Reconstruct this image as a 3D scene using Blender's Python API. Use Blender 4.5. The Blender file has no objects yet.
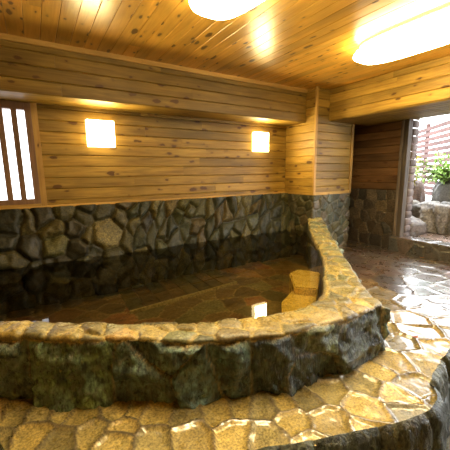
import bpy, bmesh, math, random
import numpy as np
from mathutils import Vector, Matrix

random.seed(7)
rng = np.random.default_rng(11)
SC = bpy.context.scene
COL = SC.collection

# ------------------------------------------------------------------ tags
def tag(o, label=None, cat=None, group=None, kind=None):
    if label: o['label'] = label
    if cat: o['category'] = cat
    if group: o['group'] = group
    if kind: o['kind'] = kind
    return o

def empty(name, loc):
    o = bpy.data.objects.new(name, None)
    COL.objects.link(o)
    o.location = loc
    o.empty_display_size = 0.1
    return o

def link(name, me, mat=None, parent=None, smooth=False):
    o = bpy.data.objects.new(name, me)
    COL.objects.link(o)
    if mat: me.materials.append(mat)
    if parent:
        o.parent = parent
        o.matrix_parent_inverse = Matrix.Translation(-Vector(parent.location))
    if smooth:
        me.polygons.foreach_set('use_smooth', np.ones(len(me.polygons), dtype=bool))
    return o

def mesh_np(name, V, F, col=None):
    me = bpy.data.meshes.new(name)
    me.from_pydata(np.asarray(V).tolist(), [], np.asarray(F).tolist() if not isinstance(F, list) else F)
    if col is not None:
        a = me.color_attributes.new('Col', 'FLOAT_COLOR', 'POINT')
        c = np.ones((len(V), 4), np.float32)
        c[:, :3] = col
        a.data.foreach_set('color', c.ravel())
    me.update()
    return me

# ------------------------------------------------------------------ noise
def _hash(i, j, k, s):
    h = (i * 374761393 + j * 668265263 + k * 2147483647 + s * 1274126177) & 0xffffffff
    h = ((h ^ (h >> 13)) * 1274126177) & 0xffffffff
    h = h ^ (h >> 16)
    return (h & 0xffff) / 65535.0

def vnoise(P, s=0):
    P = np.asarray(P, float)
    I = np.floor(P).astype(np.int64)
    f = P - I
    f = f * f * (3 - 2 * f)
    r = 0
    for a in (0, 1):
        wa = f[:, 0] if a else 1 - f[:, 0]
        for b in (0, 1):
            wb = f[:, 1] if b else 1 - f[:, 1]
            for c in (0, 1):
                wc = f[:, 2] if c else 1 - f[:, 2]
                r = r + wa * wb * wc * _hash(I[:, 0] + a, I[:, 1] + b, I[:, 2] + c, s)
    return r * 2 - 1

def fbm(P, s=0, oct=4):
    r = 0; a = 1.0; t = 0
    for o in range(oct):
        r = r + a * vnoise(P * (2.03 ** o), s + o)
        t += a; a *= .5
    return r / t

def ridged(P, s=0, oct=4):
    r = 0; a = 1.0; t = 0
    for o in range(oct):
        r = r + a * (1 - np.abs(vnoise(P * (2.1 ** o), s + o)) * 2)
        t += a; a *= .5
    return r / t

# ------------------------------------------------------------------ masonry
def cells(P, sites, warp=.02, wscale=9, aniso=(1, 1, 1), seed=0, fmap=None, pcls=None, scls=None, wt=None):
    """Nearest site of every point and the distance to the cell's edge."""
    A = np.array(aniso, float)
    W = np.stack([fbm(P * wscale, seed + 31 * q, 3) for q in range(3)], 1) * warp
    S = np.asarray(sites, float)
    Q = P + W
    if fmap: Q, S = fmap(Q), fmap(S)
    Q = Q * A; S = S * A
    cid = np.zeros(len(P), np.int64); edge = np.zeros(len(P))
    for a in range(0, len(P), 20000):
        q = Q[a:a + 20000]
        d = ((q[:, None, :] - S[None]) ** 2).sum(2)
        if wt is not None: d = d - wt[None]
        if pcls is not None: d = np.where(pcls[a:a + 20000][:, None] == scls[None], d, 1e6)
        i1 = d.argmin(1); r = np.arange(len(q))
        d1 = d[r, i1]
        sep = np.sqrt(((S[i1][:, None, :] - S[None]) ** 2).sum(2)); sep[r, i1] = 1e9
        e = (d - d1[:, None]) / (2 * sep + 1e-9)
        e[r, i1] = 1e9
        cid[a:a + 20000] = i1; edge[a:a + 20000] = e.min(1)
    return cid, edge

def grid_normals(P):
    du = np.gradient(P, axis=0); dv = np.gradient(P, axis=1)
    n = np.cross(du, dv)
    return n / (np.linalg.norm(n, axis=2, keepdims=True) + 1e-12)

def grid_faces(nu, nv):
    i = np.arange(nu * nv).reshape(nu, nv)
    return np.stack([i[:-1, :-1], i[1:, :-1], i[1:, 1:], i[:-1, 1:]], 2).reshape(-1, 4)

def masonry(P, sites, scol, mcol, joint=.008, rnd=.03, bulge=.03, rough=.008, rscale=14, warp=.02, aniso=(1, 1, 1),
            tilt=0.0, ridge=0.0, ridge_scale=(8, 8, 8), seed=0, flip=False, wscale=9, fmap=None, pcls=None, scls=None, cedge=None, wt=None):
    """P: nu x nv x 3 surface grid. Raises a stone over every cell. -> V, F, colours, cell id, edge distance"""
    nu, nv, _ = P.shape
    N = grid_normals(P)
    if flip: N = -N
    p = P.reshape(-1, 3); n = N.reshape(-1, 3)
    sites = np.asarray(sites, float); scol = np.asarray(scol, float)
    cid, e = cells(p, sites, warp, wscale, aniso, seed, fmap, pcls, scls, wt)
    if cedge is not None: e = np.minimum(e, cedge)
    x = np.clip((e - joint) / rnd, 0, 1)
    prof = np.sqrt(1 - (1 - x) ** 2)
    R = np.random.default_rng(seed + 5)
    lift = R.uniform(.65, 1.15, len(sites))
    h = bulge * prof * lift[cid]
    off = R.uniform(-50, 50, (len(sites), 3))
    q = p + off[cid]
    h = h + prof * rough * fbm(q * rscale, seed, 4)
    if tilt:
        td = R.normal(0, tilt, (len(sites), 3))
        h = h + prof * np.clip(((p - sites[cid]) * td[cid]).sum(1), -.03, .03)
    if ridge:
        h = h + prof * ridge * (ridged(q * np.array(ridge_scale), seed + 3, 4) - .3)
    m = x <= 0
    h = h + (1 - prof) * .0025 * fbm(p * 60, seed + 9, 2)
    V = p + n * h[:, None]
    vary = 1 + .35 * fbm(q * 11, seed + 17, 3) + .25 * fbm(q * 34, seed + 19, 2)
    c = scol[cid] * vary[:, None]
    k = np.clip((e - joint * .6) / (joint * .8), 0, 1)[:, None]
    mc = np.array(mcol) * (1 + .3 * fbm(p * 25, seed + 23, 3))[:, None]
    c = np.clip(c * k + mc * (1 - k), .002, 1)
    F = grid_faces(nu, nv)
    if flip: F = F[:, ::-1]
    return V, F, c, cid, m

def submesh(name, V, F, C, sel, mat, parent):
    f = F[sel]
    u, inv = np.unique(f, return_inverse=True)
    me = mesh_np(name, V[u], inv.reshape(-1, 4), C[u])
    return link(name, me, mat, parent, True)

def darts(lo, hi, dim, rad, keep=None, n=4000, fixed=(), seed=1, fr=None):
    """Random sites at least RAD apart inside a box."""
    R = np.random.default_rng(seed)
    pts = [np.array(f, float) for f in fixed]; base = len(pts)
    for _ in range(n):
        p = R.uniform(lo, hi)
        r = rad(p) if callable(rad) else rad
        if keep is not None and not keep(p): continue
        ok = True
        for i, q in enumerate(pts):
            if np.linalg.norm(p - q) < (r if i >= base or fr is None else fr):
                ok = False; break
        if ok: pts.append(p)
    return np.array(pts)

def pick(pal, n, seed=0):
    R = np.random.default_rng(seed)
    pal = np.array(pal)
    c = pal[R.integers(0, len(pal), n)]
    return c * R.uniform(.7, 1.3, (n, 1))

def resample(pts, step):
    pts = np.array(pts, float)
    t = np.concatenate([[0], np.cumsum(np.linalg.norm(np.diff(pts[:, :2], axis=0), axis=1))])
    n = int(t[-1] / step) + 1
    s = np.linspace(0, t[-1], n)
    return np.stack([np.interp(s, t, pts[:, k]) for k in range(pts.shape[1])], 1)

def smooth(p, it):
    p = p.copy()
    for _ in range(it):
        p[1:-1] = .25 * p[:-2] + .5 * p[1:-1] + .25 * p[2:]
    return p

def inside(poly, X, Y):
    poly = np.asarray(poly); r = np.zeros(X.shape, bool)
    j = len(poly) - 1
    for i in range(len(poly)):
        xi, yi = poly[i]; xj, yj = poly[j]
        c = ((yi > Y) != (yj > Y)) & (X < (xj - xi) * (Y - yi) / (yj - yi + 1e-12) + xi)
        r ^= c; j = i
    return r

# ------------------------------------------------------------------ materials
def new_mat(name):
    m = bpy.data.materials.new(name); m.use_nodes = True
    nt = m.node_tree; nt.nodes.clear()
    out = nt.nodes.new('ShaderNodeOutputMaterial')
    return m, nt, out

def nd(nt, t, **kw):
    n = nt.nodes.new(t)
    for k, v in kw.items():
        if k.startswith('i_'): n.inputs[k[2:].replace('_', ' ')].default_value = v
        else: setattr(n, k, v)
    return n

def ramp(nt, fac, stops):
    r = nt.nodes.new('ShaderNodeValToRGB')
    el = r.color_ramp.elements
    while len(el) < len(stops): el.new(.5)
    for e, (p, c) in zip(el, stops):
        e.position = p; e.color = (*c, 1) if len(c) == 3 else c
    nt.links.new(fac, r.inputs[0])
    return r.outputs[0]

def mixc(nt, mode, fac, a, b):
    m = nt.nodes.new('ShaderNodeMix'); m.data_type = 'RGBA'; m.blend_type = mode
    for sock, v in ((m.inputs[0], fac), (m.inputs[6], a), (m.inputs[7], b)):
        if hasattr(v, 'links') or hasattr(v, 'is_linked'): nt.links.new(v, sock)
        else: sock.default_value = v if not isinstance(v, tuple) else ((*v, 1) if len(v) == 3 else v)
    return m.outputs[2]

def math_(nt, op, a, b=None, clamp=False):
    m = nt.nodes.new('ShaderNodeMath'); m.operation = op; m.use_clamp = clamp
    for s, v in ((m.inputs[0], a), (m.inputs[1], b)):
        if v is None: continue
        if hasattr(v, 'is_linked'): nt.links.new(v, s)
        else: s.default_value = v
    return m.outputs[0]

def principled(nt, out, color, rough, bump=None, bstr=.3, bdist=.01, spec=.5, coat=0.0, metal=0.0):
    b = nt.nodes.new('ShaderNodeBsdfPrincipled')
    def put(s, v):
        if hasattr(v, 'is_linked'): nt.links.new(v, b.inputs[s])
        else: b.inputs[s].default_value = (*v, 1) if isinstance(v, tuple) and len(v) == 3 else v
    put('Base Color', color); put('Roughness', rough); put('Specular IOR Level', spec); put('Metallic', metal)
    if coat: put('Coat Weight', coat); put('Coat Roughness', .12)
    if bump is not None:
        bn = nt.nodes.new('ShaderNodeBump'); bn.inputs['Strength'].default_value = bstr; bn.inputs['Distance'].default_value = bdist
        nt.links.new(bump, bn.inputs['Height']); nt.links.new(bn.outputs[0], b.inputs['Normal'])
    nt.links.new(b.outputs[0], out.inputs[0])
    return b

def stone_mat(name, r0=.25, r1=.6, nscale=55, bstr=.5, bdist=.006, stretch=None, contrast=(.55, 1.45), spec=.5, veins=None, fleck=None, coat=0.0):
    """Stone of the colour each stone has, mottled by noise; wet, so partly glossy."""
    m, nt, out = new_mat(name)
    at = nd(nt, 'ShaderNodeAttribute', attribute_name='Col')
    tc = nd(nt, 'ShaderNodeTexCoord')
    vec = tc.outputs['Object']
    if stretch:
        mp = nd(nt, 'ShaderNodeMapping'); mp.inputs['Rotation'].default_value = stretch[0]; mp.inputs['Scale'].default_value = stretch[1]
        nt.links.new(vec, mp.inputs[0]); vec2 = mp.outputs[0]
    else: vec2 = vec
    n1 = nd(nt, 'ShaderNodeTexNoise', i_Scale=nscale, i_Detail=6.0, i_Roughness=.65); nt.links.new(vec2, n1.inputs['Vector'])
    n2 = nd(nt, 'ShaderNodeTexNoise', i_Scale=9.0, i_Detail=4.0); nt.links.new(vec, n2.inputs['Vector'])
    g = ramp(nt, n1.outputs[0], [(.37, (contrast[0],) * 3), (.63, (contrast[1],) * 3)])
    c = mixc(nt, 'MULTIPLY', 1.0, at.outputs['Color'], g)
    if fleck:
        nf = nd(nt, 'ShaderNodeTexNoise', i_Scale=fleck[0], i_Detail=3.0); nt.links.new(vec, nf.inputs['Vector'])
        c = mixc(nt, 'MIX', ramp(nt, nf.outputs[0], [(fleck[1], (0, 0, 0)), (fleck[1] + .1, (fleck[3],) * 3)]), c, fleck[2])
    if veins:
        nv = nd(nt, 'ShaderNodeTexNoise', i_Scale=7.0, i_Detail=5.0, i_Distortion=.6); nt.links.new(vec2 if stretch else vec, nv.inputs['Vector'])
        f = ramp(nt, nv.outputs[0], [(.47, (0, 0, 0)), (.5, (veins[1],) * 3), (.53, (0, 0, 0))])
        c = mixc(nt, 'MIX', f, c, veins[0])
    rr = nd(nt, 'ShaderNodeMapRange'); rr.inputs['From Min'].default_value = .35; rr.inputs['From Max'].default_value = .65
    rr.inputs['To Min'].default_value = r0; rr.inputs['To Max'].default_value = r1
    nt.links.new(n2.outputs[0], rr.inputs[0])
    principled(nt, out, c, rr.outputs[0], n1.outputs[0], bstr, bdist, spec, coat)
    return m

def wood_mat(name, axis, light, dark, knot=(.07, .025, .006), r=.5, spec=.28, knots=.8, blot=.4, coat=0.0):
    """Knotty pine; grain runs along AXIS. Col.r = a board's tone, Col.g = its own offset in the grain."""
    m, nt, out = new_mat(name)
    at = nd(nt, 'ShaderNodeAttribute', attribute_name='Col')
    sep = nd(nt, 'ShaderNodeSeparateColor'); nt.links.new(at.outputs['Color'], sep.inputs[0])
    tc = nd(nt, 'ShaderNodeTexCoord')
    cmb = nd(nt, 'ShaderNodeCombineXYZ')
    o = math_(nt, 'MULTIPLY', sep.outputs[1], 37.0)
    for k in range(3): nt.links.new(o, cmb.inputs[k])
    add = nd(nt, 'ShaderNodeVectorMath', operation='ADD'); nt.links.new(tc.outputs['Object'], add.inputs[0]); nt.links.new(cmb.outputs[0], add.inputs[1])
    def mapped(al, ac):
        mp = nd(nt, 'ShaderNodeMapping')
        mp.inputs['Scale'].default_value = [al if k == axis else ac for k in range(3)]
        nt.links.new(add.outputs[0], mp.inputs[0]); return mp.outputs[0]
    g1 = nd(nt, 'ShaderNodeTexNoise', i_Scale=1.0, i_Detail=6.0, i_Roughness=.6, i_Distortion=1.2); nt.links.new(mapped(1.6, 26), g1.inputs['Vector'])
    g2 = nd(nt, 'ShaderNodeTexNoise', i_Scale=1.0, i_Detail=3.0, i_Distortion=.5); nt.links.new(mapped(1.1, 3.5), g2.inputs['Vector'])
    kn = nd(nt, 'ShaderNodeTexNoise', i_Scale=1.0, i_Detail=2.0); nt.links.new(mapped(14, 24), kn.inputs['Vector'])
    kv = nd(nt, 'ShaderNodeVectorMath', operation='SCALE'); nt.links.new(kn.outputs['Color'], kv.inputs[0]); kv.inputs['Scale'].default_value = .32
    ka_ = nd(nt, 'ShaderNodeVectorMath', operation='ADD'); nt.links.new(mapped(5.0, 12.0), ka_.inputs[0]); nt.links.new(kv.outputs[0], ka_.inputs[1])
    vo = nd(nt, 'ShaderNodeTexVoronoi', i_Scale=1.0); nt.links.new(ka_.outputs[0], vo.inputs['Vector'])
    sp2 = nd(nt, 'ShaderNodeSeparateColor'); nt.links.new(vo.outputs['Color'], sp2.inputs[0])
    gate = math_(nt, 'GREATER_THAN', sp2.outputs[0], 1 - knots)
    size = math_(nt, 'MULTIPLY', math_(nt, 'POWER', sp2.outputs[1], 2.0), .20)
    size = math_(nt, 'ADD', size, .125)
    kd = math_(nt, 'SUBTRACT', size, vo.outputs['Distance'])
    kf = math_(nt, 'MULTIPLY', math_(nt, 'MULTIPLY', kd, 14.0, True), gate)
    halo = math_(nt, 'MULTIPLY', math_(nt, 'MULTIPLY', math_(nt, 'ADD', kd, .13), 3.0, True), gate)
    c = mixc(nt, 'MIX', ramp(nt, g1.outputs[0], [(.3, (0, 0, 0)), (.72, (1, 1, 1))]), light, dark)
    c = mixc(nt, 'MULTIPLY', 1.0, c, ramp(nt, g2.outputs[0], [(.3, (1 - blot,) * 3), (.65, (1.12,) * 3)]))
    c = mixc(nt, 'MULTIPLY', 1.0, c, ramp(nt, sep.outputs[0], [(0, (.0, .0, .0)), (1, (1.0, 1.0, 1.0))]))
    c = mixc(nt, 'MIX', math_(nt, 'MULTIPLY', halo, .6), c, tuple(.55 * x for x in dark))
    c = mixc(nt, 'MIX', math_(nt, 'MULTIPLY', kf, .85), c, knot)
    principled(nt, out, c, r, g1.outputs[0], .12, .004, spec, coat)
    return m

def plain(name, col, r=.5, spec=.5, metal=0.0, nscale=30, var=.2, bstr=.15):
    m, nt, out = new_mat(name)
    tc = nd(nt, 'ShaderNodeTexCoord')
    n = nd(nt, 'ShaderNodeTexNoise', i_Scale=nscale, i_Detail=4.0); nt.links.new(tc.outputs['Object'], n.inputs['Vector'])
    c = mixc(nt, 'MULTIPLY', 1.0, col, ramp(nt, n.outputs[0], [(.3, (1 - var,) * 3), (.7, (1 + var,) * 3)]))
    principled(nt, out, c, r, n.outputs[0], bstr, .003, spec, metal=metal)
    return m

def glow(name, col, s):
    m, nt, out = new_mat(name)
    e = nd(nt, 'ShaderNodeEmission'); e.inputs[0].default_value = (*col, 1); e.inputs[1].default_value = s
    nt.links.new(e.outputs[0], out.inputs[0]); return m

def water_mat(name, tint, scale=3.0, bstr=.02):
    m, nt, out = new_mat(name)
    tc = nd(nt, 'ShaderNodeTexCoord')
    n = nd(nt, 'ShaderNodeTexNoise', i_Scale=scale, i_Detail=2.0); nt.links.new(tc.outputs['Object'], n.inputs['Vector'])
    bn = nd(nt, 'ShaderNodeBump', i_Strength=bstr, i_Distance=.05); nt.links.new(n.outputs[0], bn.inputs['Height'])
    fr = nd(nt, 'ShaderNodeFresnel', i_IOR=1.33); nt.links.new(bn.outputs[0], fr.inputs['Normal'])
    tr = nd(nt, 'ShaderNodeBsdfTransparent'); tr.inputs[0].default_value = (*tint, 1)
    gl = nd(nt, 'ShaderNodeBsdfGlossy', i_Roughness=.02); nt.links.new(bn.outputs[0], gl.inputs['Normal'])
    mx = nd(nt, 'ShaderNodeMixShader'); nt.links.new(fr.outputs[0], mx.inputs[0]); nt.links.new(tr.outputs[0], mx.inputs[1]); nt.links.new(gl.outputs[0], mx.inputs[2])
    nt.links.new(mx.outputs[0], out.inputs[0]); return m

PINE_L, PINE_D = (.50, .30, .050), (.25, .13, .016)
WX = wood_mat('pine_along_x', 0, PINE_L, PINE_D)
WY = wood_mat('pine_along_y', 1, PINE_L, PINE_D)
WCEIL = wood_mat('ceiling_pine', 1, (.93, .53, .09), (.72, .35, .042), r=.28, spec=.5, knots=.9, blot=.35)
WOLD = wood_mat('weathered_pine', 1, (.30, .15, .055), (.17, .075, .025), blot=.5)
WTRIMX = wood_mat('trim_pine_along_x', 0, (.58, .345, .085), (.42, .22, .04), knots=.1)
WTRIMY = wood_mat('trim_pine_along_y', 1, (.58, .345, .085), (.42, .22, .04), knots=.1)
WTRIMZ = wood_mat('trim_pine_upright', 2, (.54, .32, .08), (.38, .20, .04), knots=.15)
WDARK = wood_mat('dark_sash_wood', 2, (.26, .14, .065), (.17, .085, .036), knots=.1)
WPOST = wood_mat('grey_weathered_post', 2, (.20, .16, .12), (.075, .05, .035), knots=.1, r=.7)
WLOG = wood_mat('grey_log_siding', 0, (.22, .17, .15), (.13, .10, .085), knots=.2, r=.8)
WFENCE = wood_mat('brown_fence_wood', 0, (.13, .062, .05), (.075, .035, .03), knots=.2, r=.75)
ST_DADO = stone_mat('mixed_field_stone', .42, .7, 60, .7, .006, None, (.45, 1.6), .35)
ST_VENEER = stone_mat('stone_veneer', .38, .6, 50, .4, .005, None, (.5, 1.5), .4)
ST_BOULDER = stone_mat('dark_green_schist', .16, .42, 46, 1.0, .014, ((.2, .35, .5), (1, 1, .5)), (.25, 2.1), .6, ((.22, .24, .17), .55), (30, .60, (.24, .25, .17), .6))
ST_SCHIST = stone_mat('black_banded_schist', .14, .38, 30, 1.0, .016, ((0, .75, .25), (2.6, 1.4, .4)), (.25, 2.2), .6, ((.24, .25, .20), .4), (26, .62, (.22, .23, .18), .5))
ST_COPE = stone_mat('tan_coping_stone', .15, .45, 75, .6, .006, None, (.5, 1.45), .6)
ST_FLOOR = stone_mat('wet_flagstone', .2, .42, 80, .3, .004, None, (.5, 1.45), .6, coat=1.0)
ST_POOL = stone_mat('pool_flagstone', .3, .5, 40, .3)
ST_OUT = stone_mat('garden_rock', .3, .7, 30, .7, .01)
M_LAMP = glow('ceiling_lamp_light', (1.0, .84, .48), 22.0)
M_SCONCE = glow('wall_lamp_light', (1.0, .80, .36), 58.0)
M_SCONCE_SIDE = glow('wall_lamp_side_light', (1.0, .76, .34), 7.0)
M_PANE = glow('daylight_frosted_pane', (.93, .95, 1.0), 2.6)
M_WATER = water_mat('bath_water', (.58, .54, .36))
M_WATER_OUT = water_mat('garden_bath_water', (.55, .6, .5))
M_WHITE = plain('white_lamp_body', (.8, .78, .72), .4)

# ------------------------------------------------------------------ boxes and boards
class MB:
    def __init__(s): s.V = []; s.F = []; s.C = []
    def add(s, v, f, c=(1, 1, 1)):
        b = len(s.V); s.V += [tuple(x) for x in v]; s.F += [tuple(b + i for i in q) for q in f]; s.C += [c] * len(v)
    def box(s, lo, hi, c=(1, .5, 0), bev=0.0):
        (x0, y0, z0), (x1, y1, z1) = lo, hi
        if not bev:
            v = [(x, y, z) for x in (x0, x1) for y in (y0, y1) for z in (z0, z1)]
            s.add(v, [(0, 1, 3, 2), (4, 6, 7, 5), (0, 4, 5, 1), (2, 3, 7, 6), (0, 2, 6, 4), (1, 5, 7, 3)], c); return
        bm = bmesh.new(); bmesh.ops.create_cube(bm, size=1)
        for q in bm.verts: q.co = Vector(((x0 + x1) / 2 + q.co.x * (x1 - x0), (y0 + y1) / 2 + q.co.y * (y1 - y0), (z0 + z1) / 2 + q.co.z * (z1 - z0)))
        bmesh.ops.bevel(bm, geom=bm.edges[:], offset=bev, segments=2, affect='EDGES', profile=.5)
        bm.verts.index_update()
        s.add([q.co[:] for q in bm.verts], [[q.index for q in f.verts] for f in bm.faces], c); bm.free()
    def boards(s, o, u, v, n, L, H, bw=.12, t=.012, ch=.009, tone=(.72, 1.0), joint=2.4, phase=0.0):
        """A field of chamfered boards: length L along u, stacked along v, faces towards n."""
        o, u, v, n = (np.array(k, float) for k in (o, u, v, n))
        flip = np.dot(np.cross(u, v), n) < 0
        y = -phase
        while y < H - 1e-4:
            a, b = max(y, 0), min(y + bw, H)
            y += bw
            if b - a < .012: continue
            cuts = [0.0]
            if joint and L > joint:
                x = random.uniform(.4, 1) * joint
                while x < L - .4: cuts.append(x); x += random.uniform(.6, 1.2) * joint
            cuts.append(L)
            for x0, x1 in zip(cuts[:-1], cuts[1:]):
                x1 -= .0015
                pr = [(a + .0008, 0), (a + .0008, t - ch), (a + ch, t), (b - ch, t), (b - .0008, t - ch), (b - .0008, 0)]
                vv = [o + u * x + v * p + n * q for x in (x0, x1) for p, q in pr]
                k = len(pr)
                ff = [(i, i + k, i + 1 + k, i + 1) for i in range(k - 1)] + [tuple(range(k)), tuple(reversed(range(k, 2 * k)))]
                if not flip: ff = [tuple(reversed(f)) for f in ff]
                s.add(vv, ff, (random.uniform(*tone), random.random(), 0))
    def obj(s, name, mat, parent=None, sm=False):
        return link(name, mesh_np(name, s.V, s.F, np.array(s.C)), mat, parent, sm)

def boxobj(name, lo, hi, mat, parent=None, bev=.004):
    m = MB(); m.box(lo, hi, (random.uniform(.85, 1), random.random(), 0), bev); return m.obj(name, mat, parent)

# ------------------------------------------------------------------ measures (metres; camera above the origin)
YB, YS, YP = 3.80, 3.38, 3.19            # back wall, soffit front, pillar front
XP, XQ, XR, XS = 3.52, 4.38, 4.75, 3.80  # pillar sides, right wall, right soffit face
ZC, ZS, ZD = 2.40, 1.945, .885           # ceiling, soffit underside, top of the stone dado
ZW = .31                                 # water level
XL, YN = -1.6, -1.8
ZLOW = -.40

# ------------------------------------------------------------------ ceiling
m = MB()
m.box((XL - .1, YN - .1, ZC + .014), (XR + .15, 4.3, ZC + .12), (.4, .5, 0))
m.boards((XL, YN, ZC + .014), (0, 1, 0), (1, 0, 0), (0, 0, -1), 4.25 - YN, XR - XL, .118, joint=3.2, tone=(.8, 1.0), ch=.004)
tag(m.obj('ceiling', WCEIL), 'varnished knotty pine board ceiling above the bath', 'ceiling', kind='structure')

# ------------------------------------------------------------------ back wall: boards above, stone below
WXL, WXR, WZ0, WZ1 = -1.12, .045, .925, 1.94      # window
wb = MB()
wb.box((WXR, YB + .012, .3), (XP + .3, YB + .12, ZC), (.5, .5, 0))
wb.box((XL - .1, YB + .012, -.4), (XP + .3, YB + .12, WZ0), (.5, .5, 0))
wb.box((XL - .1, YB + .012, .3), (WXL, YB + .12, ZC), (.5, .5, 0))
wb.box((WXL, YB + .012, WZ1), (WXR, YB + .12, ZC), (.5, .5, 0))
wb.boards((WXR, YB + .012, ZD), (1, 0, 0), (0, 0, 1), (0, -1, 0), XP - WXR, ZS + .02 - ZD, .12, phase=.055, tone=(.55, .88))
wb.boards((XL, YB + .012, ZD), (1, 0, 0), (0, 0, 1), (0, -1, 0), WXL - XL, ZS + .02 - ZD, .12, phase=.055)
wall_back = tag(wb.obj('wall_back', WX), 'back wall of horizontal knotty pine boards over rough stone', 'wall', kind='structure')

def dado_back():
    nu, nv = 400, 88
    X = np.linspace(XL, XP + .02, nu); Z = np.linspace(-.14, ZD - .01, nv)
    P = np.zeros((nu, nv, 3)); P[..., 0] = X[:, None]; P[..., 2] = Z[None]
    zz = np.clip((ZD - Z) / (ZD - ZW), 0, 1.3)
    P[..., 1] = (YB - .015 - .16 * zz ** 1.15)[None] - .02 * np.sin(X * 2.3)[:, None] * zz[None]
    s0 = [(-.25, .75), (-.28, .57), (-.10, .74), (.05, .77), (.12, .64), (.32, .63), (-.10, .49), (.13, .47), (.42, .74), (.23, .82), (.33, .41),
          (.62, .80), (.65, .52), (.83, .65), (.88, .46), (1.15, .80), (1.16, .65), (.98, .73), (1.34, .70), (1.03, .43), (1.19, .47), (1.47, .55),
          (1.58, .68), (1.76, .70), (1.83, .52), (2.07, .74), (2.15, .56), (2.32, .62), (2.44, .75), (2.58, .64), (2.77, .50), (3.0, .67), (3.12, .79),
          (3.27, .59), (3.42, .69), (.50, .36), (.14, .30), (-.25, .36)]
    S = darts((XL, -.14), (XP, ZD), 2, lambda p: .23 if p[0] < .9 else .17, fixed=s0, n=2500, seed=3, fr=.14)
    S3 = np.stack([S[:, 0], np.full(len(S), YB - .07), S[:, 1]], 1)
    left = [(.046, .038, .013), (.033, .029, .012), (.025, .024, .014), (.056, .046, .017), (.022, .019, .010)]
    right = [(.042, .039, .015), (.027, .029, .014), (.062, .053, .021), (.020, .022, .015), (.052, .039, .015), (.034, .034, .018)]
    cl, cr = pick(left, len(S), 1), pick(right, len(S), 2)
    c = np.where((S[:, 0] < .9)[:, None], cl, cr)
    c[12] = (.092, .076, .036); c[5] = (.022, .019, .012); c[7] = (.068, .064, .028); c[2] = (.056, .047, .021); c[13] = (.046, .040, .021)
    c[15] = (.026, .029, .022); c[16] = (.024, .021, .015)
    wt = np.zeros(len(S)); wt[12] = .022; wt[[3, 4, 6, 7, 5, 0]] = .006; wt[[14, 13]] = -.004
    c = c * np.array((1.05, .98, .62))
    def slant(p):
        k = np.clip((p[:, 0] - .9) / .5, 0, 1)
        a = p[:, 0] - .45 * k * (p[:, 2] - .55)
        return np.stack([a * (1 + .25 * k), p[:, 1] * .2, p[:, 2] * (1 - .28 * k)], 1)
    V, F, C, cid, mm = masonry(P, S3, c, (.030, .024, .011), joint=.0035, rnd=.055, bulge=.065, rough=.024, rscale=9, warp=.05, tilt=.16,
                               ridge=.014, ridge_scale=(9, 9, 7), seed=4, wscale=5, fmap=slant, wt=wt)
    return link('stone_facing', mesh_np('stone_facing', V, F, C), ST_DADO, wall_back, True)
dado_back()

# strip of pine capping the stone
capm = MB()
capm.box((XL, YB - .035, ZD - .012), (XP, YB + .012, ZD + .014), (.95, .3, 0), .004)
tag(capm.obj('trim_1', WTRIMX), 'thin pine ledge along the top of the rough stone on the back wall', 'trim', kind='structure')

# ------------------------------------------------------------------ window
win = tag(empty('window_1', ((WXL + WXR) / 2, YB, WZ0)), 'small window with dark wooden bars and bright frosted panes', 'window', kind='structure')
sy0, sy1 = YB - .03, YB + .05
zb0, zb1 = .975, 1.868
f = MB()
f.box((-.012, sy0, WZ0), (WXR, sy1, WZ1), (1, .1, 0), .004)
f.box((WXL, sy0, WZ0), (WXL + .06, sy1, WZ1), (1, .3, 0), .004)
f.box((WXL + .06, sy0, WZ0), (-.012, sy1, zb0), (.9, .5, 0), .003)
f.box((WXL + .06, sy0, zb1), (-.012, sy1, WZ1), (.9, .7, 0), .003)
f.obj('sash', WDARK, win)
x = -.012 - .066
while x > WXL + .1:
    b = MB(); b.box((x - .049, sy0 + .006, zb0), (x, sy1 - .02, zb1), (random.uniform(.8, 1), random.random(), 0), .003)
    b.obj('bar', WDARK, win); x -= .049 + .066
pm = MB(); pm.box((WXL + .06, YB + .035, zb0), (-.012, YB + .042, zb1)); pm.obj('pane', M_PANE, win)
c = MB()
c.box((WXR, YB - .025, ZD + .014), (WXR + .055, YB + .012, ZS), (.9, .2, 0), .003)
c.obj('casing', WTRIMZ, win)
c = MB(); c.box((WXL - .06, YB - .028, ZD + .014), (WXR, YB + .05, WZ0), (1, .6, 0), .003); c.obj('sill', WTRIMX, win)

# ------------------------------------------------------------------ soffit beams
b = MB()
b.box((XL, YS + .012, ZS), (XP, YB + .12, ZC + .014), (.8, .4, 0))
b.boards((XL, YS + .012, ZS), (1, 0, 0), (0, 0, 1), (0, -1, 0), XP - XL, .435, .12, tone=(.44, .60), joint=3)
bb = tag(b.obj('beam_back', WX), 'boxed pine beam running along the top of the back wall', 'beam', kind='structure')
c = MB(); c.box((XL, YS - .018, ZC - .045), (XP, YS + .01, ZC + .01), (1, .2, 0), .004); c.obj('cornice', WTRIMX, bb)
b = MB()
b.box((XS + .012, YN, ZS + .02), (XR + .12, YP + .02, ZC + .014), (.75, .4, 0))
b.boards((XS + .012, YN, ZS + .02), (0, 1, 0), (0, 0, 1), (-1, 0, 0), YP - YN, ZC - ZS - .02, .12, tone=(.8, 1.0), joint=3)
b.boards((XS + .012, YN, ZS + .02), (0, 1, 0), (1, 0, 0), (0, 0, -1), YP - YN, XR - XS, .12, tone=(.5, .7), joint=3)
tag(b.obj('beam_right', WY), 'boxed pine beam above the garden doorway', 'beam', kind='structure')

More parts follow.
